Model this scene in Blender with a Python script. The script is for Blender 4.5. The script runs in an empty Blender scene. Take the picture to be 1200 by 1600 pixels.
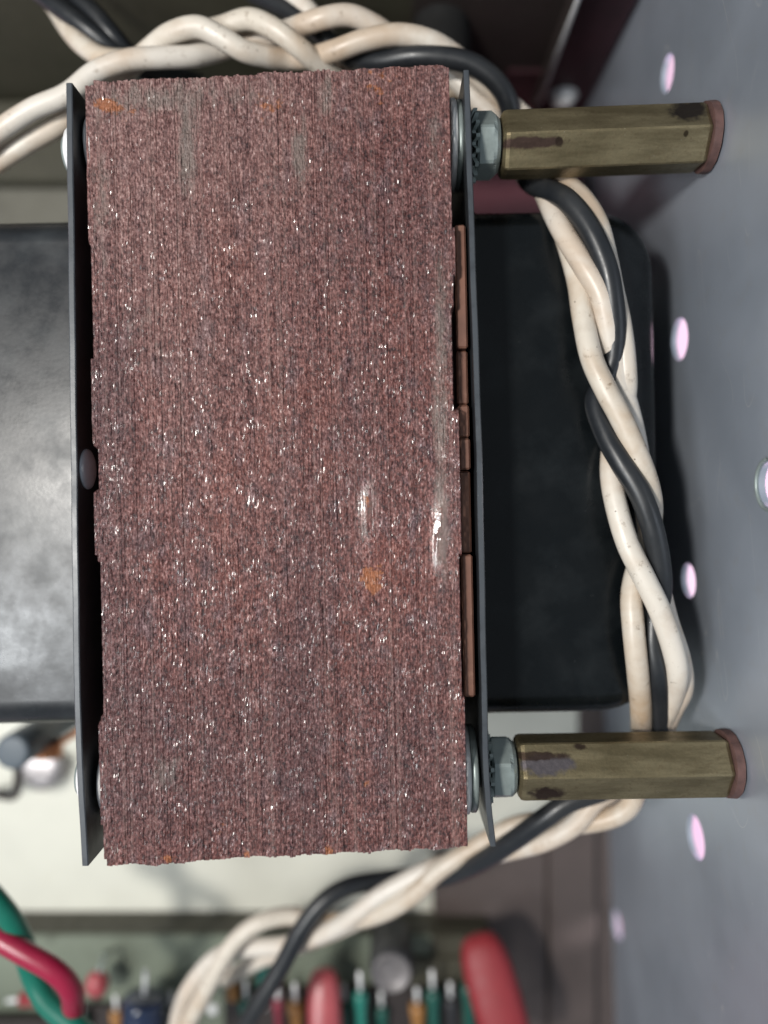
import bpy, math, random
import numpy as np
from mathutils import Vector, Matrix
from mathutils.geometry import delaunay_2d_cdt
R = math.radians
rng = np.random.default_rng(7); random.seed(7)
S = bpy.context.scene; COL = S.collection

# ---------------- camera, world, lamps, exposure ----------------
CAMZ = 1.2                                     # 1 unit = 1000 photo pixels on the top face of the core
cd = bpy.data.cameras.new('camera'); cam = bpy.data.objects.new('camera', cd); COL.objects.link(cam)
cam.location = (0, 0, CAMZ); cam.rotation_euler = (0, 0, 0)
cd.sensor_fit = 'VERTICAL'; cd.sensor_height = 24.0; cd.lens = 24.0 * 1.2 / 1.6
cd.clip_start = 0.01; cd.clip_end = 100
cd.dof.use_dof = True; cd.dof.focus_distance = 1.235; cd.dof.aperture_fstop = 0.33
S.camera = cam
W = bpy.data.worlds.new('World'); S.world = W; W.use_nodes = True
bg = W.node_tree.nodes['Background']; bg.inputs[0].default_value = (0.80, 0.90, 1.0, 1); bg.inputs[1].default_value = 0.33

def lamp(name, loc, aim, sx, sy, power, col):
    l = bpy.data.lights.new(name, 'AREA'); l.shape = 'RECTANGLE'; l.size = sx; l.size_y = sy; l.energy = power; l.color = col
    o = bpy.data.objects.new(name, l); COL.objects.link(o); o.location = loc
    o.rotation_euler = (Vector(aim) - Vector(loc)).to_track_quat('-Z', 'Y').to_euler(); return o
lamp('ceiling_lamp', (-1.95, 0.20, 3.60), (0, 0, -.3), .42, .42, 172, (1.0, 0.965, 0.91))
lamp('left_fill_lamp', (-2.45, -0.95, 3.10), (-.3, 0, -.3), .9, 1.0, 80, (0.95, 0.98, 1.0))  # unseen broad lamp added for the bell highlight and softer shadows
lamp('cloth_fill_lamp', (4.2, 0.2, 0.35), (1.0, 0, -1.0), 1.6, .7, 300, (1.0, 0.95, 1.0))  # unseen lamp added to brighten the cloth behind the panel holes
S.view_settings.view_transform = 'Standard'; S.view_settings.look = 'None'
S.view_settings.exposure = 0.0; S.view_settings.gamma = 1.0
S.cycles.use_denoising = True; S.cycles.max_bounces = 8

def P(px, py, z):
    s = (CAMZ - z) / 1200.0
    return Vector(((px - 600) * s, (800 - py) * s, z))

# ---------------- mesh collector ----------------
class MB:
    def __init__(s): s.v = []; s.f = []; s.sm = []
    def add(s, vs, fs, smooth=False):
        n = len(s.v); s.v += [tuple(v) for v in vs]
        for f in fs: s.f.append(tuple(i + n for i in f)); s.sm.append(smooth)
    def box(s, a, b, bev=0.0):
        (x0, y0, z0), (x1, y1, z1) = a, b
        if bev <= 0:
            vs = [(x, y, z) for z in (z0, z1) for y in (y0, y1) for x in (x0, x1)]
            s.add(vs, [(0, 2, 3, 1), (4, 5, 7, 6), (0, 1, 5, 4), (2, 6, 7, 3), (0, 4, 6, 2), (1, 3, 7, 5)]); return
        b_ = bev; vs = []
        for z, i in ((z0, b_), (z0 + b_, 0), (z1 - b_, 0), (z1, b_)):
            vs += [(x0 + i + b_ * (i == 0), y0 + i, z), (x1 - i - b_ * (i == 0), y0 + i, z), (x1 - i, y0 + i + b_ * (i == 0), z), (x1 - i, y1 - i - b_ * (i == 0), z),
                   (x1 - i - b_ * (i == 0), y1 - i, z), (x0 + i + b_ * (i == 0), y1 - i, z), (x0 + i, y1 - i - b_ * (i == 0), z), (x0 + i, y0 + i + b_ * (i == 0), z)]
        fs = [tuple(range(7, -1, -1)), tuple(range(24, 32))]
        for r in range(3):
            for k in range(8): fs.append((r*8+k, r*8+(k+1) % 8, r*8+8+(k+1) % 8, r*8+8+k))
        s.add(vs, fs)
    def lathe(s, prof, n=32, M=None, smooth=True, ang0=0.0):
        # prof: list of (r, h) revolved about +Z
        vs = []; fs = []
        for r, h in prof:
            for k in range(n):
                a = ang0 + 2 * math.pi * k / n; vs.append(Vector((r * math.cos(a), r * math.sin(a), h)))
        for i in range(len(prof) - 1):
            for k in range(n): fs.append((i*n+k, i*n+(k+1) % n, (i+1)*n+(k+1) % n, (i+1)*n+k))
        fs.append(tuple(range(n - 1, -1, -1))); fs.append(tuple((len(prof) - 1) * n + k for k in range(n)))
        if M is not None: vs = [M @ v for v in vs]
        s.add(vs, fs, smooth)
    def tube(s, pts, rad, n=12, smooth=True):
        vs = []; fs = []; m = len(pts); up = Vector((0, 0, 1)); pts = [Vector(p) for p in pts]
        for i, p in enumerate(pts):
            t = (pts[min(i+1, m-1)] - pts[max(i-1, 0)]).normalized()
            a = up - t * up.dot(t)
            if a.length < 1e-3: a = Vector((1, 0, 0)) - t * t.x
            a.normalize(); up = a; b = t.cross(a)
            r = rad[i] if hasattr(rad, '__len__') else rad
            for k in range(n):
                q = 2 * math.pi * k / n; vs.append(p + (a * math.cos(q) + b * math.sin(q)) * r)
        for i in range(m - 1):
            for k in range(n): fs.append((i*n+k, i*n+(k+1) % n, (i+1)*n+(k+1) % n, (i+1)*n+k))
        fs.append(tuple(range(n - 1, -1, -1))); fs.append(tuple((m - 1) * n + k for k in range(n)))
        s.add(vs, fs, smooth)
    def build(s, name, mat, parent=None, center=True, off=None):
        v = np.array(s.v, dtype=float); c = (v.min(0) + v.max(0)) / 2 if center else np.zeros(3)
        me = bpy.data.meshes.new(name); me.from_pydata((v - c).tolist(), [], s.f)
        me.polygons.foreach_set('use_smooth', s.sm); me.materials.append(mat); me.update()
        o = bpy.data.objects.new(name, me); COL.objects.link(o)
        o.location = Vector(c) - (Vector(off) if off is not None else Vector((0, 0, 0)))
        if parent: o.parent = parent
        return o
def tag(o, label=None, cat=None, group=None, kind=None):
    if label: o['label'] = label
    if cat: o['category'] = cat
    if group: o['group'] = group
    if kind: o['kind'] = kind
    return o
def empty(name, loc, rz=0.0):
    o = bpy.data.objects.new(name, None); COL.objects.link(o); o.location = loc; o.rotation_euler = (0, 0, rz); o.empty_display_size = .05; return o
def smooth_path(pts, k=8):
    pts = [Vector(p) for p in pts]; out = []; q = [pts[0]*2 - pts[1]] + pts + [pts[-1]*2 - pts[-2]]
    for i in range(1, len(q) - 2):
        p0, p1, p2, p3 = q[i-1:i+3]
        for j in range(k):
            t = j / k
            out.append(0.5 * ((2*p1) + (p2-p0)*t + (2*p0-5*p1+4*p2-p3)*t*t + (3*p1-p0-3*p2+p3)*t**3))
    out.append(pts[-1]); return out
AXX = Matrix.Rotation(R(90), 4, 'Y')           # revolve axis Z -> +X

# ---------------- materials ----------------
class NT:
    def __init__(s, name):
        s.m = bpy.data.materials.new(name); s.m.use_nodes = True; s.t = s.m.node_tree; s.b = s.t.nodes['Principled BSDF']
        s.tc = s.n('ShaderNodeTexCoord')
    def n(s, k, **kw):
        x = s.t.nodes.new(k)
        for a, b in kw.items(): setattr(x, a, b)
        return x
    def l(s, a, b): s.t.links.new(a, b)
    def setin(s, node, i, v):
        if hasattr(v, 'is_output'): s.l(v, node.inputs[i])
        elif v is not None: node.inputs[i].default_value = v
    def co(s, scale=(1, 1, 1), which='Object'):
        mp = s.n('ShaderNodeMapping'); mp.inputs['Scale'].default_value = scale; s.l(s.tc.outputs[which], mp.inputs[0]); return mp.outputs[0]
    def noise(s, scale, detail=4, rough=.55, vec=None, dist=0.0):
        x = s.n('ShaderNodeTexNoise'); x.inputs['Scale'].default_value = scale; x.inputs['Detail'].default_value = detail
        x.inputs['Roughness'].default_value = rough; x.inputs['Distortion'].default_value = dist
        s.l(vec if vec is not None else s.tc.outputs['Object'], x.inputs['Vector']); return x.outputs[0]
    def voro(s, scale, vec=None, feature='F1', out='Distance'):
        x = s.n('ShaderNodeTexVoronoi', feature=feature); x.inputs['Scale'].default_value = scale
        s.l(vec if vec is not None else s.tc.outputs['Object'], x.inputs['Vector']); return x.outputs[out]
    def mr(s, v, a, b, c=0.0, d=1.0):
        x = s.n('ShaderNodeMapRange'); s.setin(x, 0, v)
        for i, q in enumerate((a, b, c, d)): x.inputs[i+1].default_value = q
        return x.outputs[0]
    def math(s, op, a, b=None):
        x = s.n('ShaderNodeMath', operation=op); s.setin(x, 0, a); s.setin(x, 1, b); return x.outputs[0]
    def mix(s, f, a, b):
        x = s.n('ShaderNodeMix', data_type='RGBA'); s.setin(x, 0, f)
        s.setin(x, 6, a if hasattr(a, 'is_output') else (*a, 1)); s.setin(x, 7, b if hasattr(b, 'is_output') else (*b, 1)); return x.outputs[2]
    def ramp(s, v, stops):
        x = s.n('ShaderNodeValToRGB'); e = x.color_ramp.elements
        while len(e) < len(stops): e.new(.5)
        for q, (p, c) in zip(e, stops): q.position = p; q.color = (*c, 1)
        s.l(v, x.inputs[0]); return x.outputs[0]
    def attr(s, name):
        x = s.n('ShaderNodeAttribute', attribute_name=name); return x.outputs['Fac']
    def blob(s, c, r, soft=.5, wob=.35, nscale=40):
        # soft-edged stain mask round c with radii r (object coordinates)
        a = s.n('ShaderNodeVectorMath', operation='SUBTRACT'); s.l(s.tc.outputs['Object'], a.inputs[0]); a.inputs[1].default_value = c
        d = s.n('ShaderNodeVectorMath', operation='DIVIDE'); s.l(a.outputs[0], d.inputs[0]); d.inputs[1].default_value = r
        ln = s.n('ShaderNodeVectorMath', operation='LENGTH'); s.l(d.outputs[0], ln.inputs[0])
        w = s.mr(s.noise(nscale, 3), .3, .7, -wob, wob)
        return s.mr(s.math('ADD', ln.outputs['Value'], w), 1.0 + soft/2, 1.0 - soft/2)
    def bump(s, h, strength=.3, dist=.01, prev=None):
        x = s.n('ShaderNodeBump'); x.inputs['Strength'].default_value = strength; x.inputs['Distance'].default_value = dist
        s.l(h, x.inputs['Height'])
        if prev is not None: s.l(prev, x.inputs['Normal'])
        return x.outputs[0]
    def out(s, col=None, rough=None, metal=None, normal=None, coat=None, coat_rough=.1, spec=None, sss=None):
        b = s.b.inputs
        if col is not None: s.setin(s.b, 'Base Color', col if hasattr(col, 'is_output') else (*col, 1))
        for k, v in (('Roughness', rough), ('Metallic', metal), ('Coat Weight', coat), ('Specular IOR Level', spec)):
            if v is not None: s.setin(s.b, k, v)
        b['Coat Roughness'].default_value = coat_rough
        if normal is not None: s.l(normal, b['Normal'])
        return s.m

def m_lamination():
    t = NT('rusty_core'); st = t.co((1, .55, 1))
    n1 = t.noise(270, 4, .75, st); n2 = t.noise(70, 5, .65, t.co((1.3, .6, 1))); n3 = t.noise(6, 4, .6, t.co((1.6, .7, 1)))
    grain = t.math('ADD', t.math('MULTIPLY', n1, .70), t.math('MULTIPLY', n2, .30))
    base = t.ramp(grain, [(.38, (.012, .004, .006)), (.46, (.076, .024, .022)), (.53, (.175, .062, .053)), (.60, (.33, .155, .14)), (.66, (.58, .43, .41))])
    red = t.ramp(grain, [(.38, (.020, .004, .004)), (.45, (.115, .027, .019)), (.53, (.23, .066, .046)), (.62, (.46, .22, .18))])
    c = t.mix(t.mr(n3, .47, .66, 0, .85), base, red); n4 = t.noise(22, 4, .6, t.co((1.4, .7, 1))); c = t.mix(t.mr(n4, .52, .68, 0, .65), c, t.ramp(grain, [(.38, (.01, .005, .008)), (.50, (.085, .05, .06)), (.62, (.36, .29, .32))]))
    pale = t.ramp(grain, [(.36, (.035, .014, .016)), (.45, (.145, .066, .060)), (.53, (.265, .142, .128)), (.63, (.52, .37, .34))])
    c = t.mix(t.attr('pale'), c, pale)
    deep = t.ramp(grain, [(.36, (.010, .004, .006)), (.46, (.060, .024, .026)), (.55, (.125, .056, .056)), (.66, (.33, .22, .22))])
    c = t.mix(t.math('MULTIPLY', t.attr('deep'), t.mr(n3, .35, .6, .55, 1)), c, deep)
    # sheet to sheet tint: long streaks
    sx = t.noise(1, 3, .6, t.co((210, .9, 0))); c = t.mix(t.mr(sx, .51, .66, 0, .32), c, (.27, .185, .165))
    c = t.mix(t.mr(sx, .46, .34, 0, .36), c, (.05, .026, .026))
    brk = t.mr(t.noise(60, 5, .7, t.co((1, .3, 1))), .30, .70)
    grey = t.ramp(t.noise(1, 3, .6, t.co((330, 14, 1))), [(.3, (.115, .09, .078)), (.7, (.26, .215, .19))])
    c = t.mix(t.math('MULTIPLY', t.mr(t.math('ADD', t.attr('grey'), t.math('MULTIPLY', brk, .8)), .70, 1.18), .72), c, grey)
    org = t.mix(t.mr(n1, .35, .65), (.22, .070, .025), (.40, .15, .065))
    brk2 = t.mr(t.noise(70, 5, .7), .30, .70)
    c = t.mix(t.math('MULTIPLY', t.mr(t.math('ADD', t.attr('orange'), t.math('MULTIPLY', brk2, 1.1)), 1.02, 1.28), .9), c, org)
    c = t.mix(t.mr(t.math('ADD', n3, t.math('MULTIPLY', n2, .6)), 1.02, 1.14, 0, .55), c, org)
    gl = t.attr('gloss')
    v = t.voro(260, t.co((1, .75, 1)), 'SMOOTH_F1'); hgt = t.math('ADD', v, t.math('MULTIPLY', n1, 1.2))
    bm = t.n('ShaderNodeBump'); bm.inputs['Distance'].default_value = .0034; t.l(hgt, bm.inputs['Height']); t.l(t.mr(gl, 0, 1, .80, .06), bm.inputs['Strength'])
    rough = t.mr(t.noise(45, 3), .35, .65, .30, .55)
    x = t.n('ShaderNodeMix'); t.l(gl, x.inputs[0]); t.l(rough, x.inputs[2]); x.inputs[3].default_value = .12
    return t.out(c, x.outputs[0], None, bm.outputs[0], t.mr(t.noise(30, 3), .45, .62, .05, .6), .15, .5)
def m_black(name='black_enamel', col=(.0085, .0105, .0118), dust=.5, r0=.30, r1=.48, worn=False, spec=.5):
    t = NT(name); n = t.noise(9, 5, .62); f = t.noise(150, 3)
    c = t.mix(t.mr(n, .48, .75, 0, .35 * dust), col, (.06, .068, .072))
    sp = t.mr(t.voro(70), .055, .03); keep = t.mr(t.noise(14, 2), .58, .62)
    c = t.mix(t.math('MULTIPLY', t.math('MULTIPLY', sp, keep), .6 * dust), c, (.32, .33, .33))
    if worn:                                               # paint rubbed thin along the sheared top edge
        z = t.n('ShaderNodeSeparateXYZ'); t.l(t.tc.outputs['Object'], z.inputs[0])
        e = t.mr(t.math('ADD', z.outputs[2], t.math('MULTIPLY', t.noise(35, 4, .7), .010)), -.004, .001); c = t.mix(t.math('MULTIPLY', e, .9), c, (.052, .059, .068))
    return t.out(c, t.mr(t.noise(13, 5, .65), .35, .68, r0, r1), None, t.bump(f, .05, .002), None, spec=spec)
def m_zinc(name='zinc_plate', col=(.42, .47, .48), met=.85):
    t = NT(name); n = t.noise(55, 4, .6)
    return t.out(t.mix(n, tuple(q*.72 for q in col), tuple(min(1, q*1.2) for q in col)), t.mr(n, .3, .7, .32, .5), met, t.bump(t.noise(220, 2), .12, .002))
def m_brass(which):
    t = NT('tarnished_brass'); n = t.noise(1, 4, .6, t.co((9, 45, 45))); f = t.noise(110, 4, .65)
    c = t.mix(t.mr(n, .35, .65), (.150, .120, .066), (.262, .215, .125))
    c = t.mix(t.mr(f, .52, .72, 0, .5), c, (.10, .075, .045))
    blobs = [((.305, .03, .05), (.033, .022, .03), (.018, .012, .012)), ((.04, -.018, .04), (.055, .007, .05), (.07, .04, .035)), ((.295, -.015, .05), (.004, .004, .03), (.03, .02, .01)), ((.09, -.018, .04), (.006, .006, .05), (.04, .025, .018))] if which == 0 else \
            [((.044, .018, .05), (.042, .015, .03), (.13, .115, .13)), ((.044, -.034, .045), (.030, .013, .03), (.022, .008, .008)), ((.10, .042, .04), (.012, .005, .02), (.035, .02, .015)), ((.02, .030, .04), (.06, .006, .02), (.05, .03, .022))]
    met = .80
    for cc, rr, k in blobs:
        b = t.blob(cc, rr, .4, .25, 60); c = t.mix(t.math('MULTIPLY', b, .9), c, k)
    sp = t.math('MULTIPLY', t.mr(t.voro(140), .09, .05), t.mr(t.noise(60, 2), .58, .64)); c = t.mix(sp, c, (.55, .5, .4))
    return t.out(c, t.mr(f, .3, .7, .34, .54), met, t.bump(t.math('ADD', n, f), .16, .004))
def m_pvc(name, base, stain, amt=.5, rough=.38):
    t = NT(name); n = t.noise(5, 4, .6, None, .4); sp = t.noise(48, 5, .7)
    c = t.mix(t.mr(n, .44, .62, 0, amt), base, stain)
    c = t.mix(t.mr(sp, .60, .72, 0, amt), c, tuple(q*.45 for q in stain))
    c = t.mix(t.math('MULTIPLY', t.mr(t.noise(22, 5, .7), .50, .66), amt*.20), c, tuple(q*.6 for q in stain))
    pt = t.math('MULTIPLY', t.mr(t.voro(75), .14, .09), t.mr(t.noise(30, 2), .55, .6)); c = t.mix(t.math('MULTIPLY', pt, amt), c, tuple(q*.2 for q in stain))
    return t.out(c, t.mr(sp, .3, .7, rough, rough + .15), None, t.bump(t.noise(90, 2), .04, .002), None, spec=.45)
def m_alu():
    t = NT('dull_aluminium'); b = t.noise(1, 4, .7, t.co((1, 9, 500))); n = t.noise(3.2, 5, .6); f = t.noise(28, 4)
    c = t.mix(n, (.40, .45, .53), (.56, .61, .69)); c = t.mix(t.mr(f, .55, .8, 0, .3), c, (.46, .46, .46))
    sp = t.math('MULTIPLY', t.mr(t.voro(42), .07, .04), t.mr(t.noise(11, 2), .54, .58)); c = t.mix(t.math('MULTIPLY', sp, .6), c, (.75, .75, .75))
    s1 = t.mr(t.math('ABSOLUTE', t.math('SUBTRACT', t.noise(4.0, 1, .3, t.co((1, .8, 2.2)), .8), .5)), .0034, .0008)
    c = t.mix(t.math('MULTIPLY', t.math('MULTIPLY', s1, t.mr(t.noise(9, 2), .50, .58)), .6), c, (.8, .8, .8))
    return t.out(c, t.mr(n, .3, .7, .32, .48), .66, t.bump(b, .05, .002))
def m_paint(name, a, b, stain=None, rough=.5, scale=6, amt=.6):
    t = NT(name); n = t.noise(scale, 5, .6); f = t.noise(scale*9, 4)
    c = t.mix(t.mr(n, .3, .7), a, b)
    if stain: c = t.mix(t.mr(t.noise(scale*2.3, 4, .6), .60, .78, 0, amt), c, stain)
    return t.out(c, t.mr(f, .3, .7, rough - .08, rough + .08), None, t.bump(f, .06, .003))
def m_plain(name, col, rough=.4, metal=0.0, coat=None):
    t = NT(name); n = t.noise(40, 3)
    return t.out(t.mix(n, tuple(q*.8 for q in col), tuple(min(1, q*1.15) for q in col)), t.mr(n, .3, .7, rough*.85, rough*1.15), metal, t.bump(n, .06, .002), coat)

M_core = m_lamination(); M_bell = m_black('black_enamel', (.0030, .0042, .0050), .35, .22, .36, False, .28); M_belld = m_black('dusty_black_enamel', (.012, .0135, .0158), 1.1, .27, .46); M_plate = m_black('black_steel', (.014, .016, .019), .7, .34, .5, True)
M_zinc = m_zinc('zinc_plate', (.27, .315, .305), .35); M_bright = m_zinc('bright_steel', (.86, .86, .86), .2); M_alu = m_alu()
M_white = m_pvc('white_pvc', (.63, .585, .525), (.45, .325, .22), .62, .30); M_white2 = m_pvc('grubby_white_pvc', (.58, .525, .45), (.40, .28, .175), .85, .32); M_white3 = m_pvc('yellowed_white_pvc', (.62, .57, .50), (.42, .30, .20), .72, .30); M_blackw = m_pvc('black_pvc', (.013, .015, .018), (.05, .05, .05), .35, .30)
M_green = m_pvc('green_pvc', (.004, .125, .085), (.02, .16, .12), .3, .3); M_red = m_pvc('red_pvc', (.27, .010, .040), (.33, .04, .07), .3, .28)
M_paper = m_paint('kraft_paper', (.21, .095, .062), (.12, .055, .038), (.30, .16, .11), .6, 14)
M_fibre = m_paint('red_fibre', (.105, .052, .044), (.060, .030, .026), None, .75, 60)
M_cream = m_paint('cream_paint', (.68, .675, .59), (.61, .605, .53), (.60, .58, .47), .42, 5, .35)
M_olive_shade = m_paint('olive_shade', (.040, .038, .024), (.054, .049, .032), (.022, .02, .014), .55, 4)  # olive darkened to hold the shade of rear floor, panel and lip
M_dark = m_paint('dark_paint', (.022, .017, .016), (.035, .026, .024), None, .5, 5)
M_maroon = m_paint('maroon_tone', (.12, .035, .048), (.085, .026, .036), None, .45, 5)
M_mdark = m_paint('dark_maroon', (.050, .015, .021), (.028, .011, .014), None, .42, 5); M_brown_shade = m_paint('brown_shade', (.085, .064, .058), (.06, .046, .042), (.035, .026, .024), .55, 5)  # the brown carries the shade of the dim front floor corner
M_board = m_paint('grey_board', (.20, .23, .175), (.095, .11, .08), (.05, .055, .038), .55, 4, .9)
M_pink = m_paint('pink_cloth', (.86, .52, .68), (.88, .66, .74), None, .8, 4)

# ---------------- the setting ----------------
FZ = -.86; WX, WS = .573, .034                 # chassis floor height; side panel x at y=0 and its slope
def wx(y): return WX - WS * y
mb = MB(); mb.add([(x, y, z) for z in (FZ - .03, FZ + .003) for x, y in ((.5205, -1.9), (wx(-1.9) + .004, -1.9), (wx(1.1) + .004, 1.1), (.5205, 1.1))], [(3, 2, 1, 0), (4, 5, 6, 7), (0, 1, 5, 4), (1, 2, 6, 5), (2, 3, 7, 6), (3, 0, 4, 7)])
tag(mb.build('floor_flange', M_brown_shade), kind='structure')
mb = MB(); mb.box((-3, -3, -1.06), (4, 3, -1.0)); tag(mb.build('tabletop', M_pink), kind='structure')
mb = MB(); mb.box((-1.5, -1.9, FZ - .03), (.52, 1.10, FZ)); tag(mb.build('chassis_floor', M_cream), kind='structure')

# side panel with punched holes
TW = math.atan(WS); MW = Matrix.Translation((WX, 0, 0)) @ Matrix.Rotation(TW, 4, 'Z'); MWi = MW.inverted()
def on_wall(px, py):
    a, b = (px - 600) / 1200, (800 - py) / 1200; d = WX / (a + WS * b)
    q = MWi @ Vector((a * d, b * d, CAMZ - d)); return q.y, q.z
holes = [(1043, 115, .034), (1062, 530, .040), (1076, 907, .033), (1087, 1308, .041), (964, 1445, .036), (1203, 757, .034)]
HC = [(*on_wall(a, b), r) for a, b, r in holes]
y0, y1, z0, z1 = -1.9, 1.12, FZ - .02, .13
pts = [Vector((y0, z0)), Vector((y1, z0)), Vector((y1, z1)), Vector((y0, z1))]; edges = [(0, 1), (1, 2), (2, 3), (3, 0)]
NH = 36
for cy, cz, r in HC:
    n = len(pts); pts += [Vector((cy + r*math.cos(2*math.pi*k/NH), cz + r*math.sin(2*math.pi*k/NH))) for k in range(NH)]
    edges += [(n+k, n+(k+1) % NH) for k in range(NH)]
vo, eo, fo, *_ = delaunay_2d_cdt(pts, edges, [], 1, 1e-6)
fo = [f for f in fo if all((Vector((cy, cz)) - sum((vo[i] for i in f), Vector((0, 0))) / len(f)).length > r for cy, cz, r in HC)]
cnt = {}
for f in fo:
    for k in range(len(f)):
        e = (f[k], f[(k+1) % len(f)]); cnt[e] = 1
TH = .010; n = len(vo); vs = [(0, v.x, v.y) for v in vo] + [(TH, v.x, v.y) for v in vo]
fs = [tuple(reversed(f)) for f in fo] + [tuple(i + n for i in f) for f in fo]
fs += [(a, b, b + n, a + n) for a, b in cnt if (b, a) not in cnt]
mb = MB(); mb.add(vs, fs); panel = mb.build('side_panel', M_alu, center=False); panel.matrix_world = MW
tag(panel, 'dull grey aluminium chassis side panel with round holes showing pink light', 'panel')
cy, cz, r = HC[5]; mb = MB()
ring = [Vector((-.002, cy + (r+.004)*math.cos(2*math.pi*k/40), cz + (r+.004)*math.sin(2*math.pi*k/40))) for k in range(41)]
mb.tube(ring, .003, 8); gr_ = mb.build('grommet', M_zinc, panel)
# rear panel with folded lip
mb = MB(); mb.box((-1.5, 1.085, FZ), (wx(1.08) - .003, 1.10, .13)); rear = mb.build('rear_panel', M_olive_shade)
tag(rear, 'dark olive rear chassis panel in shade behind the twisted wires', 'panel')
mb = MB(); mb.box((.384, 1.03, -.80), (.391, 1.0845, .10)); mb.box((.06, 1.075, -.82), (.384, 1.0845, .10)); pass
MB_corner = MB(); MB_corner.box((.391, 1.066, -.825), (.524, 1.0845, .12)); MB_corner.box((.30, 1.064, -.825), (.383, 1.0745, -.66))
tag(mb.build('folded_bracket', M_dark), 'thin folded dark bracket with bright upright edge on rear panel', 'bracket')
mb = MB(); mb.tube([(.3885, 1.026, -.72), (.3885, 1.026, .1)], .0055, 8); bpy.data.objects['folded_bracket']
o = mb.build('bracket_edge', M_bright); br = bpy.data.objects['folded_bracket']; o.parent = br; o.matrix_parent_inverse = Matrix.Translation(-br.location)
mb = MB(); mb.box((.16, .60, FZ + .003), (wx(.8) - .02, 1.08, FZ + .03), .006)
tag(mb.build('maroon_strip', M_maroon), 'maroon floor plate in the rear corner beside the side panel', 'plate')  # maroon sheet over the rear corner floor
mb = MB(); mb.box((.13, -1.9, FZ + .004), (.433, -.90, FZ + .022), .004)
tag(mb.build('brown_shade', M_brown_shade), 'brown shade sheet lying on the floor in the front corner', 'board')  # added over the cream floor; corner shade is in its colour
mb = MB(); mb.box((.436, -1.9, FZ + .004), (.562, -.78, FZ + .03), .006)
tag(mb.build('brown_rail', M_brown_shade), 'narrow brown rail running along the foot of the side panel', 'rail')  # rail in the same brown, with the corner shade in its colour
mb = MB(); mb.box((-1.45, .865, FZ + .003), (.13, 1.08, FZ + .05), .008)
tag(mb.build('olive_shade_sheet', M_olive_shade), 'dark olive shade sheet on the floor in the far left corner', 'plate')  # dark sheet added to paint shade onto the rear floor
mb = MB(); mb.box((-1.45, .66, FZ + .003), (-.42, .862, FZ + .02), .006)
tag(mb.build('drab_shade', m_paint('drab_shade', (.135, .13, .105), (.085, .08, .062), (.035, .032, .024), .6, 4, .8)), 'drab beige shade sheet on the floor beyond the dusty bell', 'board')  # darker sheet added to paint the bell's shade onto the cream floor
o = MB_corner.build('maroon_plate', M_mdark); o.parent = br; o.matrix_parent_inverse = Matrix.Translation(-br.location)
def screw(px, py, z, r, mat, label):
    p = P(px, py, z); mb = MB(); mb.lathe([(r*1.25, 0), (r*1.25, r*.15), (r, r*.2), (r*.95, r*.5), (r*.7, r*.8), (r*.3, r*.95)], 24, Matrix.Translation((p.x, p.y, z)))
    return tag(mb.build('dome_screw', mat), label, 'screw')
p = P(880, 145, -.762); mb = MB(); r_ = .030; mb.lathe([(r_*1.2, 0), (r_*1.2, .006), (r_, .008), (r_*.93, .016), (r_*.7, .025), (r_*.3, .030)], 24, Matrix.Translation((p.x, 1.0655, p.z)) @ Matrix.Rotation(R(90), 4, 'X'))
tag(mb.build('dome_screw', M_bright), 'shiny dome headed screw on the dark maroon rear corner plate', 'screw')

# ---------------- the transformer (local frame turned 1.2 deg) ----------------
TZ = R(1.2); RT = Matrix.Rotation(TZ, 4, 'Z'); BASE = Vector((-.166, .078, FZ))
tr = empty('power_transformer', RT @ BASE, TZ)
tag(tr, 'large transformer with rusty laminated core between two black end bells', 'transformer')
def part(mb, name, mat, parent=tr, center=False): return mb.build(name, mat, parent, center, BASE)

XL, XR = -.453, .120; N = 136; NY = 250; pitch = (XR - XL) / N
ii = np.arange(N); fr = ii / (N - 1)
def wander(n, k, a):
    q = rng.normal(size=n); ker = np.hanning(k + 2); return np.convolve(q, ker / np.sqrt((ker**2).sum()), 'same') * a
yb = -.543 + fr*.018 + wander(N, 9, .0014) + rng.normal(size=N)*.0007; yt = .680 + fr*.018 + wander(N, 9, .0012) + rng.normal(size=N)*.0007
yb[:2] += .010; yt[:3] -= .006; yt[3:8] += .003
yt[-4:] -= np.array([.001, .003, .006, .011])
tt = np.linspace(0, 1, NY); Y = yb[:, None] + (yt - yb)[:, None] * tt[None]
X = XL + (ii + .5) * pitch
# height of every sheet's edge: per-sheet step, slow waves, pitting
Z = (rng.normal(size=N)*.00016 + wander(N, 15, .0006))[:, None] + np.zeros((N, NY))
for i in range(N): Z[i] += wander(NY, 30, .00025) + wander(NY, 4, .00035)
def pyl(y): return 800 - y*1000                # local y -> approximate photo row
row = 800 - 1000*Y; colm = (600 + 1000*X)[:, None] + np.zeros_like(Y)
# photo px of each point (undo 1.2 deg turn)
px = 600 + 1000*(X[:, None]*math.cos(TZ) - Y*math.sin(TZ)); py = 800 - 1000*(X[:, None]*math.sin(TZ) + Y*math.cos(TZ))
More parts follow.
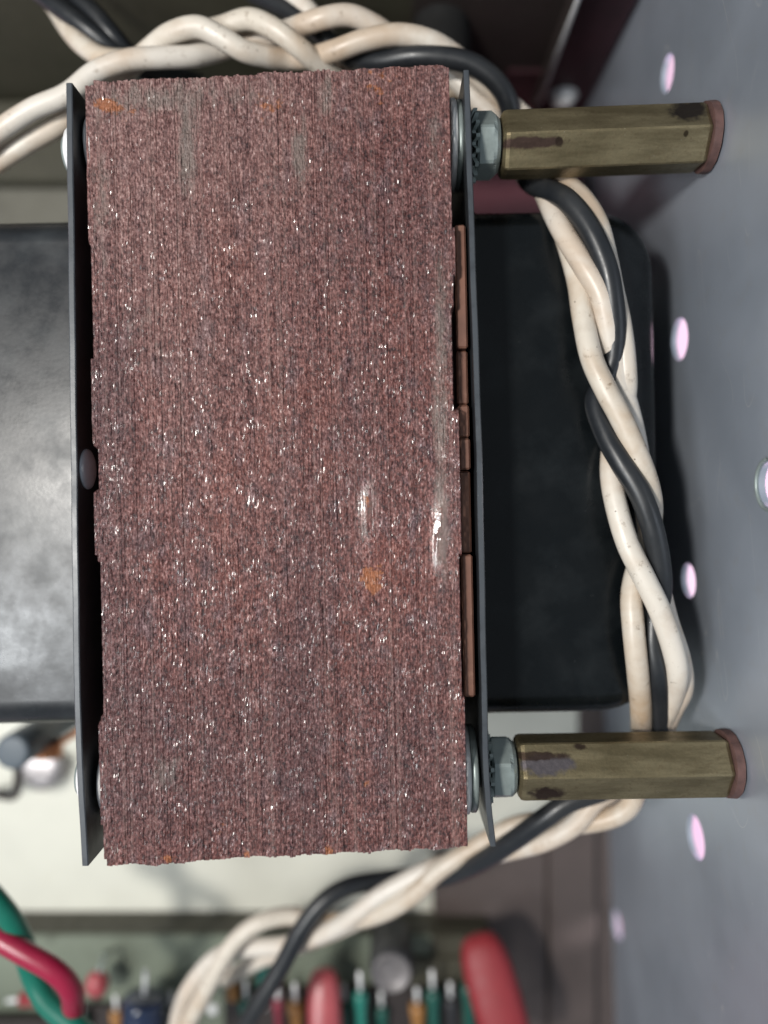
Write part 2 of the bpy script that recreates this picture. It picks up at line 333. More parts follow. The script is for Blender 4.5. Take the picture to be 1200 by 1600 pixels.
# sheets missing at the faces (E and I joints)
drop = np.zeros_like(Z)
for i, spans in ((0, [(380, 560), (695, 768), (868, 1130), (1290, 1400)]), (1, [(698, 766), (878, 1120)]),
                 (N-1, [(60, 355), (430, 640), (868, 1090)]), (N-2, [(480, 640)])):
    for a, b in spans: drop[i] = np.maximum(drop[i], np.clip((py[i]-a)/14, 0, 1) * np.clip((b-py[i])/14, 0, 1))
Z -= drop * .06
def g(cx, cy, rx, ry, p=2): return np.exp(-(np.abs((px-cx)/rx)**p + np.abs((py-cy)/ry)**p))
pale = .95*np.clip((640-py)/520, 0, 1)*np.clip(1.15-(px-140)/900, .35, 1) + .35*g(250, 560, 90, 200) + .22*g(400, 700, 110, 160) + .25*g(700, 760, 25, 300)
pale = np.clip(pale - .5*g(600, 240, 90, 130) - .55*g(165, 590, 50, 110) - .2*g(560, 430, 120, 120), 0, .9)
grey = (.95*g(292, 235, 17, 75, 2.4) + .95*g(469, 245, 13, 62, 2.4) + .45*g(330, 145, 130, 26, 2.4) + .6*g(510, 150, 14, 45, 2.4) + .75*g(688, 640, 15, 100, 2.4) + .55*g(692, 470, 14, 90, 2.4)
        + .45*g(160, 300, 18, 130, 2.4) + .5*g(680, 220, 14, 70, 2.4) + .8*g(690, 830, 15, 90, 2.4) + .65*g(262, 1210, 22, 32, 2.4) + .4*g(320, 1165, 10, 60) + .5*g(210, 160, 60, 30) + .35*g(235, 520, 50, 80) + .6*g(572, 800, 14, 60, 2))
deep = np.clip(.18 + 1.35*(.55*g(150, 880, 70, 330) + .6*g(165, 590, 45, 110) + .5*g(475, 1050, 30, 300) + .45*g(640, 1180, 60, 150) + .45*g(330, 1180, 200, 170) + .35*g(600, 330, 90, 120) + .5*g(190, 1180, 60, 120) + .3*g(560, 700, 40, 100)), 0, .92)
orange = .95*g(167, 163, 22, 11, 2) + .35*g(185, 175, 40, 22) + 1.15*g(580, 905, 17, 25, 2) + .9*g(573, 1223, 7, 6, 2) + .95*g(512, 1331, 10, 9, 2) + .9*g(262, 1341, 9, 9, 2) + .8*g(384, 1336, 9, 8, 2) + .5*g(420, 165, 40, 25) + .45*g(590, 130, 30, 40) + .6*g(575, 780, 6, 14) + .5*g(520, 1255, 9, 9) + .45*g(350, 1300, 10, 10)
gloss = 1.0*g(686, 835, 15, 60, 4) + .8*g(575, 800, 16, 70, 2) + .7*g(538, 740, 10, 18) + .6*g(690, 690, 10, 40) + .35*g(690, 600, 12, 60)
calm = 1 - np.clip(1.6*g(686, 832, 17, 62, 4) + .9*g(575, 800, 14, 50), 0, .97)
Z = Z*calm + rng.normal(size=Z.shape)*.00042*calm + .0010*g(574, 795, 10, 40) + .0018*g(580, 906, 12, 20)
prof = [(-.5, -1), (-.36, -.10), (-.12, 0), (.12, 0), (.36, -.10), (.5, -1)]
gro = np.abs(rng.normal(size=N + 1))**2.2 * .00022 + .00012
k = len(prof); V = np.zeros((N, NY, k, 3)); 
for j, (dx, dz) in enumerate(prof):
    V[:, :, j, 0] = X[:, None] + dx*pitch; V[:, :, j, 1] = Y; V[:, :, j, 2] = Z + (dz*gro[:N] if j < 3 else dz*gro[1:])[:, None]*calm + (rng.normal(size=Z.shape)*.00035*calm if 0 < j < k-1 else 0)
    pj = px + dx*pitch*1000                              # runny varnish ridges, continuous over the sheets
    V[:, :, j, 2] += .0040*np.exp(-((pj-691)/9)**2 - (np.abs(py-838)/58)**4)*(1 + .25*np.sin(py/7.0) + .2*np.sin(py/3.1)) + .0016*np.exp(-((pj-682)/4)**2 - ((py-858)/30)**4) + .0022*np.exp(-((pj-573)/8)**2 - ((py-795)/32)**2) + .0014*np.exp(-((pj-538)/7)**2 - ((py-738)/14)**2)
    V[:, :, j, 0] += rng.normal(size=Z.shape)*.00012
E0 = V[:, 0].copy(); E0[..., 2] = FZ + .004; E1 = V[:, -1].copy(); E1[..., 2] = FZ + .004
verts = np.concatenate([V.reshape(-1, 3), E0.reshape(-1, 3), E1.reshape(-1, 3)])
idx = np.arange(N*NY*k).reshape(N, NY, k)
q = np.stack([idx[:, :-1, :-1], idx[:, :-1, 1:], idx[:, 1:, 1:], idx[:, 1:, :-1]], -1).reshape(-1, 4)
b0 = N*NY*k + np.arange(N*k).reshape(N, k); b1 = b0 + N*k
e0 = np.stack([idx[:, 0, 1:], idx[:, 0, :-1], b0[:, :-1], b0[:, 1:]], -1).reshape(-1, 4); e1 = np.stack([idx[:, -1, :-1], idx[:, -1, 1:], b1[:, 1:], b1[:, :-1]], -1).reshape(-1, 4)
faces = np.concatenate([q, e0, e1]); me = bpy.data.meshes.new('lamination')
me.vertices.add(len(verts)); me.vertices.foreach_set('co', verts.ravel())
me.loops.add(faces.size); me.loops.foreach_set('vertex_index', faces.ravel().astype(np.int32))
me.polygons.add(len(faces)); me.polygons.foreach_set('loop_start', np.arange(0, faces.size, 4, dtype=np.int32))
me.update(calc_edges=True); me.polygons.foreach_set('use_smooth', np.concatenate([np.repeat((calm[:, :-1] < .6)[:, :, None], k-1, 2).ravel(), np.zeros(len(faces) - len(q), bool)]))
for nm, arr in (('pale', pale), ('grey', grey), ('deep', deep), ('orange', orange), ('gloss', np.clip(gloss, 0, 1))):
    full = np.repeat(arr[:, :, None], k, 2).ravel(); full = np.concatenate([full, np.zeros(2*N*k)]).astype(np.float32)
    at = me.attributes.new(nm, 'FLOAT', 'POINT'); at.data.foreach_set('value', full)
me.materials.append(M_core); lam = bpy.data.objects.new('lamination', me); COL.objects.link(lam); lam.parent = tr; lam.location = -BASE; lam['kind'] = 'stuff'
mb = MB(); mb.box((XL + .012, -.518, FZ + .002), (XR - .012, .672, -.012)); part(mb, 'core_body', M_core)

# end bells
def rrect(ya, yb_, za, zb, r, n=7):
    out = []
    for cy, cz, a0 in ((yb_-r, zb-r, 0), (ya+r, zb-r, 90)):
        for j in range(n + 1):
            a = R(a0 + 90*j/n); out.append((cy + r*math.cos(a), cz + r*math.sin(a)))
    out += [(ya, za), (yb_, za)]; return out
def bell(x0, x1, name, label, mat):
    sgn = 1 if x1 > x0 else -1; L = abs(x1 - x0); r = .115; sec = []
    for j in range(6):                                   # concave flare at the flange
        a = R(90*j/5); sec.append((.022*(1 - math.cos(a)), -.026*(1 - math.sin(a))))
    for j in range(11):
        a = R(90*j/10); sec.append((L - r + r*math.sin(a), r*(1 - math.cos(a))*.85))
    mb = MB(); vs = []; fs = []; m = None
    for x, ins in sec:
        ring = rrect(-.363 + ins, .528 - ins, FZ + .003, -.128 - ins*.55, max(.012, .05 - ins*.2)); m = len(ring)
        vs += [(x0 + sgn*x, y, z) for y, z in ring]
    for i in range(len(sec) - 1):
        for j in range(m):
            f = (i*m+j, i*m+(j+1) % m, (i+1)*m+(j+1) % m, (i+1)*m+j); fs.append(f if sgn > 0 else f[::-1])
    c = tuple((len(sec)-1)*m + j for j in range(m)); fs.append(c if sgn > 0 else c[::-1])
    mb.add(vs, fs, True); o = part(mb, name, mat); o['label'] = label; return o
bell(.156, .489, 'end_bell', 'glossy black end bell facing the side panel', M_bell)
bell(-.4935, -.84, 'end_bell', 'dusty black end bell with pale sheen facing away from the side panel', M_belld)
# flange plates (thin, slightly bowed)
def plate(xs, ya, yb_, th, label):
    mb = MB(); n = 24; vs = []; fs = []
    for j in range(n + 1):
        y = ya + (yb_ - ya)*j/n; x = np.interp(y, [a for a, _ in xs], [b for _, b in xs]) + .0003*math.sin(j*1.7)
        e = .0015; zt = -.004 + .0004*math.sin(j*.9)
        vs += [(x, y, FZ+.002), (x, y, zt - e), (x + e, y, zt), (x + th - e, y, zt), (x + th, y, zt - e), (x + th, y, FZ+.002)]
    for j in range(n):
        for q_ in range(5): fs.append((j*6+q_, j*6+6+q_, j*6+7+q_, j*6+1+q_))
    fs.append((0, 1, 2, 3, 4, 5)); fs.append(tuple(n*6 + q_ for q_ in (5, 4, 3, 2, 1, 0)))
    mb.add(vs, fs); o = part(mb, 'flange_plate', M_plate); o['label'] = label; return o
plate([(-.55, .1585), (-.47, .150), (-.40, .147), (.1, .147), (.70, .139)], -.528, .690, .009, 'black flange plate bent outward at its lower end')
plate([(-.56, -.4845), (-.45, -.4885), (-.3, -.4925), (0, -.4905), (.70, -.4845)], -.545, .683, .010, 'black flange plate beside the dark gap')
# kraft paper of the coil in the gap beside the core
for a, b, z in ((360, 552, -.022), (552.5, 638, -.034), (638.5, 690, -.026), (690.5, 740, -.022), (740.5, 870, -.031), (870.5, 1092, -.023)):
    mb = MB(); ya, yb_ = (800-b)/1000*1.03 + .003, (800-a)/1000*1.03; xm = .1215
    mb.box((xm, ya, -.5), (.1395, yb_ + .002, z), .003); part(mb, 'kraft_wrap', M_paper)
mb = MB(); mb.box((-.4535, -.36, -.5), (-.483, .53, -.20)) if False else mb.box((-.4715, -.36, -.6), (-.4545, .53, -.22)); part(mb, 'coil_side', M_plate)
# bolts, washers, nuts
ZB = -.095; YB = (.613, -.434)
def hexprism(r, x0, x1, a0, cham=.0):
    prof = [(r*.90 if cham else r, x0), (r, x0 + cham), (r, x1 - cham), (r*.90 if cham else r, x1)]
    return prof
for b, yv in enumerate(YB):
    xb = .147 if b == 0 else .149
    T = Matrix.Translation((0, yv, ZB))
    mb = MB(); mb.lathe([(.030, -.52), (.030, .33)], 20, T @ AXX); bolt = part(mb, 'bolt', M_zinc)
    mb = MB(); mb.lathe([(.046, -.4895), (.047, -.502), (.041, -.512), (.026, -.519), (.008, -.521)], 28, T @ AXX); part(mb, 'bolt_head', M_bright, bolt).parent = bolt
    hd = [c for c in bolt.children][0]; hd.location = (0, 0, 0)
    for x0, x1, rr, mt in ((XR + .001, XR + .0115, .0735, M_bright), (XR + .0125, xb - .0055 if b else XR + .021, .071, M_zinc), (XL - .0125, XL - .001, .066, M_bright), (XL - .0195, XL - .0130, .062, M_bright)):
        mb = MB(); mb.lathe([(rr - .003, x0), (rr, x0 + .002), (rr, x1 - .002), (rr - .003, x1)], 48, T @ AXX); part(mb, 'flat_washer', mt)
    # toothed lock washer
    mb = MB(); vs = []; fs = []; nT = 16; x0, x1 = xb + .0105, xb + .0165
    for q_ in range(nT*4):
        a = 2*math.pi*q_/(nT*4); tw = .004 if q_ % 4 in (1, 2) else -.001; ro = .058 if q_ % 4 in (1, 2) else .046
        vs += [(x0 + tw, yv + .034*math.cos(a), ZB + .034*math.sin(a)), (x0 + tw, yv + ro*math.cos(a), ZB + ro*math.sin(a)), (x1 + tw, yv + ro*math.cos(a), ZB + ro*math.sin(a)), (x1 + tw, yv + .034*math.cos(a), ZB + .034*math.sin(a))]
    m = nT*4
    for q_ in range(m):
        for c_ in range(4): fs.append((q_*4+c_, ((q_+1) % m)*4+c_, ((q_+1) % m)*4+(c_+1) % 4, q_*4+(c_+1) % 4))
    mb.add(vs, fs); part(mb, 'lock_washer', M_zinc)
    # hex nut with chamfered corners: intersect of hexagon and cone
    mb = MB(); vs = []; fs = []; x0, x1 = xb + .0185, xb + (.057 if b == 0 else .060); rr = .0545; na = 60; ang = R(22 if b == 0 else 8)
    rings = [(x0, .97), (x0 + .004, 1.2), (x1 - .012, 1.2), (x1 - .006, 1.02), (x1, .90)]
    apo = rr*math.cos(R(30))
    for x, lim in rings:
        for q_ in range(na):
            a = 2*math.pi*q_/na; hexr = apo / math.cos(((a - ang) % R(60)) - R(30)); rad = min(hexr, apo*lim*1.0 + .0001) if lim < 1.15 else hexr
            vs.append((x, yv + rad*math.cos(a), ZB + rad*math.sin(a)))
    for i in range(len(rings)-1):
        for q_ in range(na): fs.append((i*na+q_, i*na+(q_+1) % na, (i+1)*na+(q_+1) % na, (i+1)*na+q_))
    fs.append(tuple(range(na-1, -1, -1))); fs.append(tuple((len(rings)-1)*na+q_ for q_ in range(na)))
    mb.add(vs, fs); part(mb, 'hex_nut', M_zinc)
# flat rivet head on the left flange plate
mb = MB(); c = RT.inverted() @ P(137, 733, -.045)
mb.lathe([(.033, 0), (.032, .003), (.026, .006), (.012, .0085), (.002, .009)], 32, Matrix.Translation((-.4800, c.y, -.045)) @ AXX)
part(mb, 'rivet', m_plain('grey_rivet', (.42, .44, .48), .4, .1))

# ---------------- brass standoffs ----------------
def standoff(yv, x0, x1, mid, which, label):
    Rr = .0545; org = RT @ Vector((x0, yv, ZB)); Ln = x1 - x0; mb = MB(); vs = []; fs = []
    secs = [(0, .86), (.004, .97), (.010, 1), (Ln - .006, 1), (Ln, .95)]
    for x, s_ in secs:
        for q_ in range(6):
            a0 = R(90 + mid + 30 + 60*q_)
            for da in (-.035, .035):                       # narrow bevel on every edge
                vs.append((x, Rr*s_*.995*math.cos(a0 + da), Rr*s_*.995*math.sin(a0 + da)))
    for i in range(len(secs)-1):
        for q_ in range(12): fs.append((i*12+q_, i*12+(q_+1) % 12, (i+1)*12+(q_+1) % 12, (i+1)*12+q_))
    fs.append(tuple(range(11, -1, -1))); fs.append(tuple(4*12+q_ for q_ in range(12)))
    mb.add(vs, fs); o = mb.build('hex_standoff', m_brass(which), None, False); o.location = org; o.rotation_euler = (0, 0, TZ + R(1.0 if which == 0 else -.3))
    tag(o, label, 'standoff', 'brass hexagonal standoffs holding the transformer to the side panel')
    mb = MB(); n = 72; vs = []; fs = []
    for x, rr in ((Ln + .001, .051), (Ln + .002, .0555), (Ln + .015, .0565), (Ln + .0165, .052)):
        for q_ in range(n):
            a = 2*math.pi*q_/n; w = rr + .0006*math.sin(q_*12.7) + .0004*math.sin(q_*5.1); vs.append((x + .0006*math.sin(a*2), w*math.cos(a), w*math.sin(a)))
    for i in range(3):
        for q_ in range(n): fs.append((i*n+q_, i*n+(q_+1) % n, (i+1)*n+(q_+1) % n, (i+1)*n+q_))
    fs.append(tuple(range(n-1, -1, -1))); fs.append(tuple(3*n+q_ for q_ in range(n)))
    mb.add(vs, fs, False); mb.build('fibre_washer', M_fibre, o, False)
    return o
# middle face turned 'mid' degrees from straight up about the axis
def wallx_local(yv):
    w = RT @ Vector((.57, yv, 0)); return .57 + (wx(w.y) - w.x)
standoff(YB[0], .2075, wallx_local(YB[0]) - .0185, 36, 0, 'tarnished brass hex standoff with black smudge, beside the maroon plate')
standoff(YB[1], .213, wallx_local(YB[1]) - .0185, -29, 1, 'tarnished brass hex standoff with purplish varnish patch and dark drip')

# ---------------- wires ----------------
def wire(name, pts, mat, label, r=.0188, group=None, cat='wire'):
    p = smooth_path([P(*q) for q in pts], 9); mb = MB(); mb.tube(p, r, 14)
    return tag(mb.build(name, mat), label, cat, group)
GW = 'insulated wires twisted into one bundle round the transformer'
hi, lo = -.068, -.097
wire('white_wire', [(-60, 258, -.19), (-10, 212, -.185), (50, 172, -.18), (105, 148, -.18), (150, 113, -.18), (200, 94, -.18), (255, 90, -.19), (300, 88, -.205), (338, 80, -.225), (380, 66, -.235), (420, 58, -.23), (455, 46, -.215), (500, 30, -.19), (545, 24, -.19), (585, 40, -.205), (625, 68, -.228), (665, 92, -.245), (710, 122, -.25), (755, 168, -.245), (805, 228, -.225), (845, 290, -.175), (866, 335, -.125), (882, 366, -.100), (910, 412, -.082), (937, 458, -.076), (949, 505, -.084), (958, 552, -.098), (972, 605, -.106), (988, 665, -.108), (1000, 730, -.108), (1010, 800, -.110), (1022, 880, -.11), (1040, 960, -.112), (1062, 1030, -.118), (1066, 1075, -.135), (1050, 1110, -.165), (1025, 1165, -.205), (980, 1215, -.225), (933, 1249, -.23), (899, 1288, -.245), (854, 1313, -.27), (812, 1325, -.30), (765, 1335, -.335), (715, 1345, -.36), (668, 1360, -.375), (627, 1380, -.385), (587, 1404, -.39), (543, 1438, -.40), (500, 1461, -.42), (450, 1476, -.445), (400, 1480, -.47), (360, 1486, -.485), (328, 1504, -.485), (297, 1543, -.485), (281, 1580, -.49), (270, 1640, -.51)], M_white, 'white wire of the twisted bundle that arches over uppermost at the far left', group=GW)
wire('white_wire', [(-60, 300, -.235), (-15, 262, -.23), (40, 226, -.225), (95, 194, -.225), (150, 150, -.235), (200, 108, -.235), (238, 74, -.215), (268, 52, -.19), (308, 42, -.175), (345, 58, -.175), (380, 79, -.185), (415, 88, -.205), (450, 92, -.225), (485, 90, -.22), (522, 80, -.195), (570, 63, -.18), (622, 54, -.175), (672, 64, -.18), (712, 88, -.20), (748, 122, -.215), (785, 155, -.225), (825, 190, -.225), (858, 235, -.205), (878, 280, -.165), (910, 312, -.115), (934, 352, -.098), (948, 405, -.100), (958, 455, -.100), (969, 505, -.098), (976, 560, -.100), (978, 608, -.106), (970, 655, -.112), (958, 695, -.108), (955, 740, -.095), (963, 790, -.082), (980, 848, -.070), (1005, 900, -.066), (1030, 952, -.068), (1050, 1008, -.080), (1058, 1050, -.095), (1052, 1085, -.130), (1036, 1125, -.17), (1008, 1180, -.215), (965, 1228, -.245), (915, 1262, -.265), (860, 1282, -.29), (800, 1298, -.325), (740, 1326, -.365), (690, 1354, -.395), (645, 1384, -.41), (600, 1412, -.435), (555, 1440, -.46), (510, 1460, -.49), (455, 1482, -.52), (405, 1500, -.55), (350, 1530, -.58)], M_white3, 'white wire that crosses over the black wire low on the glossy bell', group=GW)
wire('white_wire', [(40, -45, -.36), (66, -15, -.34), (88, 15, -.315), (108, 47, -.28), (131, 72, -.262), (165, 91, -.25), (215, 92, -.245), (270, 72, -.24), (312, 52, -.225), (348, 42, -.205), (390, 30, -.185), (430, 46, -.175), (468, 75, -.185), (500, 102, -.215), (540, 130, -.26), (600, 150, -.29), (660, 150, -.29), (715, 138, -.29), (760, 160, -.285), (810, 210, -.26), (845, 270, -.215), (868, 330, -.155), (888, 385, -.118), (903, 440, -.105), (911, 495, -.092), (924, 558, -.075), (946, 608, -.066), (971, 655, -.066), (998, 716, -.072), (1013, 760, -.084), (1018, 800, -.098), (1010, 850, -.106), (994, 895, -.104), (987, 935, -.095), (990, 985, -.088), (996, 1045, -.098), (1001, 1100, -.135), (1002, 1145, -.185), (1000, 1195, -.215), (990, 1248, -.225), (970, 1271, -.235), (935, 1283, -.25), (890, 1288, -.275), (845, 1284, -.30), (800, 1292, -.32), (738, 1326, -.345), (685, 1361, -.355), (645, 1398, -.365), (605, 1423, -.385), (560, 1437, -.41), (510, 1440, -.44), (454, 1431, -.445), (405, 1442, -.435), (365, 1474, -.43), (337, 1520, -.43), (314, 1562, -.435), (293, 1602, -.44), (270, 1650, -.45)], M_white2, 'stained white wire with brown marks that starts beside the black wires in the rear corner', group=GW)
wire('black_wire', [(350, -40, -.30), (395, -12, -.285), (440, 10, -.265), (480, 38, -.25), (520, 70, -.245), (555, 92, -.235), (592, 96, -.21), (650, 88, -.185), (718, 94, -.18), (760, 114, -.185), (790, 150, -.20), (803, 200, -.225), (812, 250, -.22), (826, 282, -.185), (852, 296, -.145), (886, 313, -.095), (920, 356, -.074), (946, 415, -.070), (957, 470, -.076), (961, 520, -.088), (956, 568, -.100), (940, 605, -.104), (931, 632, -.100), (947, 680, -.084), (970, 722, -.070), (1000, 772, -.062), (1020, 828, -.066), (1031, 888, -.082), (1031, 932, -.098), (1021, 965, -.106), (1020, 1005, -.104), (1027, 1050, -.108), (1030, 1090, -.135), (1030, 1140, -.18), (1010, 1195, -.215), (950, 1232, -.215), (890, 1253, -.215), (850, 1279, -.225), (800, 1315, -.265), (745, 1350, -.325), (692, 1370, -.39), (640, 1370, -.43), (592, 1376, -.43), (545, 1385, -.41), (506, 1408, -.395), (472, 1450, -.39), (441, 1508, -.39), (412, 1555, -.39), (386, 1598, -.395), (350, 1660, -.41)], M_blackw, 'black wire twisted with the white wires, round the transformer and down across the board', group=GW)
# rear corner wires
GR = 'loose wires behind the transformer'
wire('black_wire', [(20, -40, -.29), (58, -14, -.275), (88, 8, -.265), (122, 34, -.262), (158, 62, -.27), (195, 94, -.295), (235, 118, -.33), (280, 128, -.36), (330, 150, -.42)], M_blackw, 'black wire in the rear corner slipping under the white wires at the far left', .0185, GR)
wire('black_wire', [(85, -40, -.29), (118, -5, -.28), (150, 25, -.275), (178, 58, -.28), (205, 88, -.305), (250, 110, -.34), (310, 130, -.40)], M_blackw, 'shinier black wire lying against the other one in the rear corner', .0195, GR)
wire('grey_wire', [(55, -30, -.27), (82, 8, -.262), (112, 33, -.262), (140, 52, -.268), (165, 75, -.28)], m_pvc('grey_pvc', (.26, .27, .28), (.15, .15, .15), .4, .3), 'thin pale grey wire along the black wires in the rear corner', .005)
wire('white_wire', [(415, -45, -.27), (445, -14, -.26), (472, 8, -.25), (490, 28, -.25), (510, 60, -.27), (540, 100, -.31), (560, 150, -.36)], M_white, 'short white wire dropping in beside the black wire above the middle of the core', .019)
wire('black_cable', [(672, -80, -.45), (684, -20, -.46), (690, 40, -.50), (692, 100, -.56), (690, 170, -.66), (680, 260, -.80)], m_pvc('black_braid', (.006, .006, .006), (.01, .01, .01), .3, .8), 'thick black sleeved cable behind the twisted wires', .062, cat='cable')
# coloured pair in the front corner
wire('green_wire', [(-50, 1362, -.30), (-12, 1402, -.30), (18, 1440, -.31), (38, 1482, -.325), (52, 1525, -.335), (74, 1566, -.33), (118, 1604, -.325), (170, 1650, -.32)], M_green, 'dark green wire twisted round the crimson wire', .0225)
wire('crimson_wire', [(-60, 1430, -.31), (-15, 1458, -.30), (36, 1488, -.29), (84, 1516, -.29), (110, 1545, -.30), (114, 1580, -.335), (108, 1625, -.36)], M_red, 'crimson wire crossing over the dark green wire', .0215)

# ---------------- component board and parts at the front edge ----------------
BZ = FZ + .115
yE = P(0, 1462, BZ).y
board = empty('component_board', (-.3, yE - .4, FZ))
tag(board, 'raised grey component board with dark olive front lip, below the core', 'board')
mb = MB(); mb.box((-1.45, yE - .8, BZ - .012), (.12, yE, BZ)); o = mb.build('board_sheet', M_board, board, True, board.location)
mb = MB(); mb.box((.122, yE - .8, BZ - .012), (.27, yE, BZ)); mb.box((-.02, yE - .8, BZ + .001), (.27, yE - .05, BZ + .012), .004); mb.build('olive_patch', M_olive_shade, board, True, board.location)
mb = MB(); mb.box((-1.45, yE - .008, FZ + .003), (.27, yE + .003, BZ - .013)); mb.build('board_lip', M_olive_shade, board, True, board.location)

def dipped_cap(px, py, z, w, h, t, ang, mat, label, lead=True):
    # flattened pill standing on the board, long axis in the picture plane
    p = P(px, py, z); mb = MB(); prof = []
    vs = []; fs = []; n = 20; m = 12
    for i in range(m + 1):
        v = math.pi*i/m; s_ = abs(math.sin(v))**.55; y = -math.copysign(abs(math.cos(v))**.7, math.cos(v))*h/2
        for q_ in range(n):
            a = 2*math.pi*q_/n; vs.append(Vector((w/2*s_*math.copysign(abs(math.cos(a))**.7, math.cos(a)), y, t/2*s_*math.copysign(abs(math.sin(a))**.7, math.sin(a)))))
    for i in range(m):
        for q_ in range(n): fs.append((i*n+q_, i*n+(q_+1) % n, (i+1)*n+(q_+1) % n, (i+1)*n+q_))
    Mx = Matrix.Translation(p) @ Matrix.Rotation(R(ang), 4, 'Z') @ Matrix.Rotation(R(-18), 4, 'X')
    mb.add([Mx @ v for v in vs], fs, True); o = tag(mb.build('dipped_capacitor', mat), label, 'capacitor')
    for dx in (-.28, .28):
        mb = MB(); a = Mx @ Vector((dx*w, -h*.40, 0)); mb.tube(smooth_path([a, a + Vector((0, -.02, -.03)), Vector((a.x, a.y - .03, BZ))], 4), .004, 8)
        mb.build('lead', M_bright, o, True, o.location)
    return o
def stick(name, pa, pb, prof, mat, label, cat, leads=None, n=20):
    a, b = Vector(pa), Vector(pb); d = b - a; L = d.length; Q = Matrix.Translation(a) @ d.to_track_quat('Z', 'Y').to_matrix().to_4x4()
    mb = MB(); mb.lathe([(r, h*L) for r, h in prof], n, Q); o = tag(mb.build(name, mat), label, cat)
    if leads:
        mb = MB(); u = d.normalized(); mb.tube([b - u*.005, b + u*leads], .0055, 8); mb.build('lead', M_bright, o, True, o.location)
        mb = MB(); mb.tube([a + u*.005, a - u*leads*.6], .0055, 8); mb.build('lead', M_bright, o, True, o.location)
    return o
M_rcap = m_plain('red_epoxy', (.24, .018, .024), .55); M_rcap2 = m_plain('pale_red_epoxy', (.38, .075, .085), .35)
M_teal = m_plain('teal_enamel', (.022, .18, .14), .3); M_teald = m_plain('dark_teal_enamel', (.012, .085, .065), .35)
M_navy = m_plain('navy_enamel', (.012, .022, .055), .2, 0, .5); M_amber = m_plain('amber_body', (.32, .15, .045), .4)
M_can = m_plain('can_top', (.20, .185, .185), .5, .3); M_canb = m_plain('can_sleeve', (.03, .03, .034), .5)
z = -.66
dipped_cap(774, 1556, -.60, .120, .275, .09, 17, M_rcap, 'big red dipped capacitor leaning near the brown shade sheet')
dipped_cap(508, 1590, -.62, .082, .21, .07, 4, M_rcap2, 'small faded red dipped capacitor between amber and teal parts')
rp = [(.55, 0), (1, .05), (1, .2), (.8, .28), (.8, .72), (1, .8), (1, .95), (.5, 1)]
def res(px, py0, py1, z0_, r, mat, label, lead=.05): return stick('resistor', P(px + 4, py1, z0_ - .02), P(px, py0, z0_), [(r*a, h) for a, h in rp], mat, label, 'resistor', lead)
res(409, 1500, 1560, -.66, .019, M_teal, 'light teal resistor half hidden behind the black wire')
res(563, 1548, 1640, -.64, .017, M_teal, 'bright teal resistor with a silver end beside the faded red capacitor')
res(676, 1545, 1640, -.68, .018, M_teald, 'dark teal resistor right of the round grey can')
res(731, 1535, 1640, -.70, .018, M_teald, 'dark teal resistor tucked behind the big red capacitor')
res(385, 1560, 1640, -.70, .020, M_teald, 'dim teal resistor between the white wires and black wire')
res(462, 1565, 1640, -.66, .020, M_amber, 'amber brown resistor beside the faded red capacitor')
res(362, 1520, 1560, -.70, .016, M_amber, 'rusty amber resistor just right of the white wires')
res(434, 1560, 1640, -.65, .013, m_plain('maroon_enamel', (.22, .03, .05), .35), 'thin maroon resistor with a pale end beside the amber one', .04)
for i_, (px_, y_, z_, r_, m_, tx_) in enumerate(((596, 1572, -.70, .017, M_teald, 'dark teal resistor directly under the round grey can'), (652, 1566, -.70, .020, M_amber, 'dim amber resistor just right of the round grey can'), (704, 1558, -.70, .015, M_canb, 'black resistor between two dark teal ones'), (538, 1562, -.69, .018, M_teald, 'dark teal resistor between the faded red capacitor and the bright teal one'),
        (268, 1572, -.70, .018, M_canb, 'black resistor right of the navy capacitor'), (182, 1578, -.69, .017, M_amber, 'amber resistor left of the navy capacitor'), (128, 1586, -.69, .016, M_teald, 'dark teal resistor beside the end of the crimson wire'))):
    res(px_, y_, 1650, z_, r_, m_, tx_, .04)
# round can capacitor seen from its end
p = P(612, 1520, -.60); mb = MB(); mb.lathe([(.052, BZ), (.052, -.612), (.049, -.602), (.046, -.6)], 36, Matrix.Translation((p.x, p.y - .0, 0)))
can = tag(mb.build('can_capacitor', M_canb), 'round can capacitor with grey end face between teal resistors', 'capacitor')
mb = MB(); mb.lathe([(.045, -.5995), (.045, -.596), (.041, -.595), (.040, -.598), (.004, -.598)], 36, Matrix.Translation((p.x, p.y, 0)))
mb.box((p.x - .020, p.y - .022, -.5985), (p.x - .012, p.y + .024, -.5955)); mb.box((p.x + .006, p.y - .020, -.5985), (p.x + .013, p.y + .012, -.5955)); mb.build('can_end', M_can, can, True, can.location)
stick('electrolytic', P(222, 1650, -.62), P(226, 1555, -.62), [(.045, 0), (.05, .05), (.05, .78), (.047, .82), (.05, .86), (.05, .95), (.036, 1)], M_navy, 'shiny navy blue electrolytic capacitor standing on the board', 'capacitor', .06)
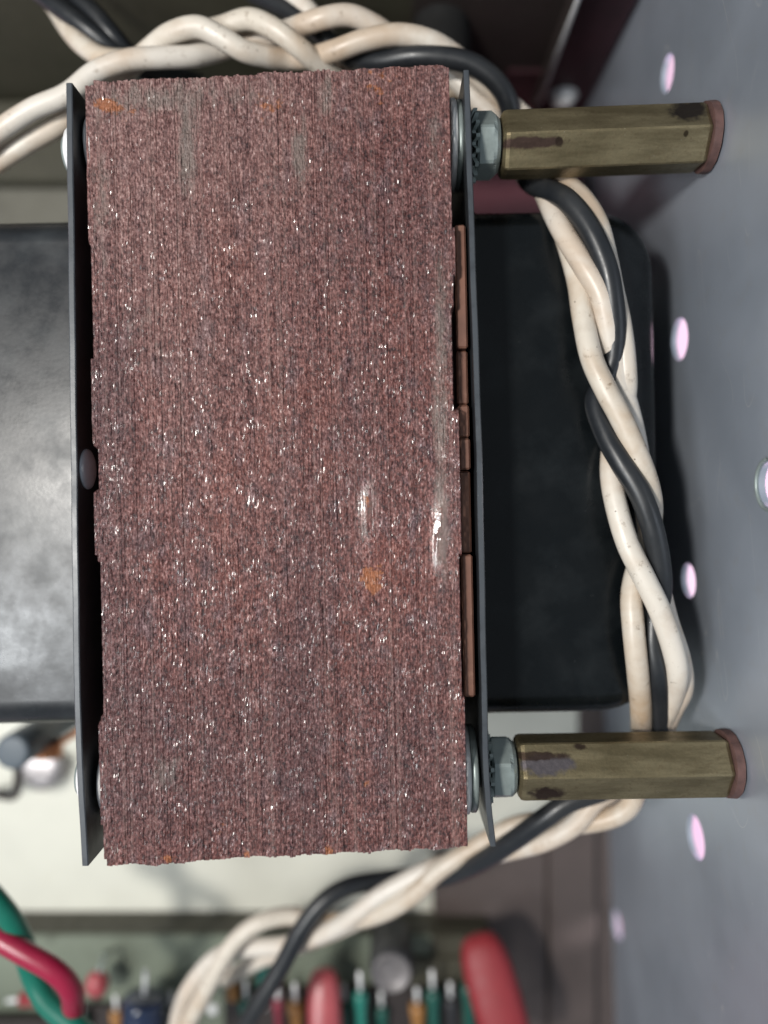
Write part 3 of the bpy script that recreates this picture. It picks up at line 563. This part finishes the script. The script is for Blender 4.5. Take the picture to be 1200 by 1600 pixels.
# red bead on a lead
p = P(152, 1537, -.66); mb = MB(); mb.lathe([(.004, -.034), (.018, -.028), (.027, -.01), (.028, .004), (.021, .022), (.008, .032)], 20, Matrix.Translation(p) @ Matrix.Rotation(R(-70), 4, 'X'))
bead = tag(mb.build('bead_capacitor', M_rcap2), 'little red bead capacitor on a wire lead', 'capacitor')
mb = MB(); mb.tube(smooth_path([P(154, 1526, -.655), P(158, 1508, -.66), P(165, 1494, -.69), P(160, 1492, BZ)], 5), .005, 8); mb.build('lead', M_zinc, bead, True, bead.location)
stick('diode', P(30, 1562, -.68), P(72, 1558, -.68), [(.010, 0), (.017, .12), (.017, .88), (.010, 1)], M_rcap, 'red glass diode lying behind the green wire', 'diode', .05)
screw(333, 1577, BZ, .012, M_bright, 'tiny bright solder dot beside the white wires')
for px_, py_, w_, h_ in ((35, 1640, .13, .1), (270, 1640, .16, .14), (330, 1640, .14, .12), (640, 1620, .14, .16), (800, 1650, .1, .1)):
    pass
# dark fixing blocks the parts stand against
mb = MB(); a = P(-60, 1560, -.72); mb.box((a.x, a.y - .25, BZ + .003), (a.x + .24, a.y - .045, -.70), .008)
tag(mb.build('terminal_strip', M_dark), 'black terminal strip under the red diode in the front corner', 'terminal strip')
mb = MB(); a = P(100, 1572, -.72); mb.box((a.x, a.y - .30, BZ + .003), (P(285, 0, -.72).x, a.y, -.715), .008)
tag(mb.build('terminal_strip', M_dark), 'short black terminal strip under the navy capacitor', 'terminal strip')
mb = MB(); a = P(350, 1545, -.72); mb.box((a.x, a.y - .30, BZ + .003), (P(760, 0, -.72).x, a.y, -.715), .008)
tag(mb.build('terminal_strip', M_dark), 'long black terminal strip under the teal resistors', 'terminal strip')

# things below the dusty bell at the left edge
p = P(18, 1176, -.50); mb = MB(); mb.lathe([(.040, FZ + .003), (.040, -.508), (.036, -.500), (.030, -.499)], 32, Matrix.Translation((p.x, p.y, 0)))
tag(mb.build('can_capacitor', m_plain('slate_plastic', (.075, .095, .115), .5)), 'slate grey round can standing under the dusty bell', 'capacitor')
mb = MB(); c = P(74, 1172, -.62)
hel = [c + Vector((.03*math.cos(a), .006*a/6.28 - .012, .030*math.sin(a))) for a in [i*math.pi/10 for i in range(0, 101)]]
mb.tube(hel, .005, 8); mb.tube(smooth_path([hel[-1], P(100, 1158, -.60), P(128, 1140, -.56)], 5), .007, 8)
tag(mb.build('copper_coil', m_plain('copper_wire', (.62, .27, .13), .35, .7)), 'little copper coil with amber tail under the dusty bell', 'coil')
p = P(65, 1200, FZ + .03); mb = MB(); mb.lathe([(.060, FZ + .003), (.060, FZ + .03), (.052, FZ + .04), (.030, FZ + .043)], 32, Matrix.Translation((p.x, p.y, 0)))
tag(mb.build('tube_socket', m_zinc('socket_metal', (.60, .56, .56))), 'round silvery socket on the floor under the copper coil', 'socket')
mb = MB(); a = P(5, 1232, -.70); mb.tube(smooth_path([P(28, 1200, -.66), P(26, 1238, -.68), P(14, 1245, -.70), P(-6, 1240, -.70), P(-10, 1240, FZ)], 5), .010, 10)
tag(mb.build('solder_lug', M_dark), 'dark bent solder lug beside the slate grey can', 'lug')
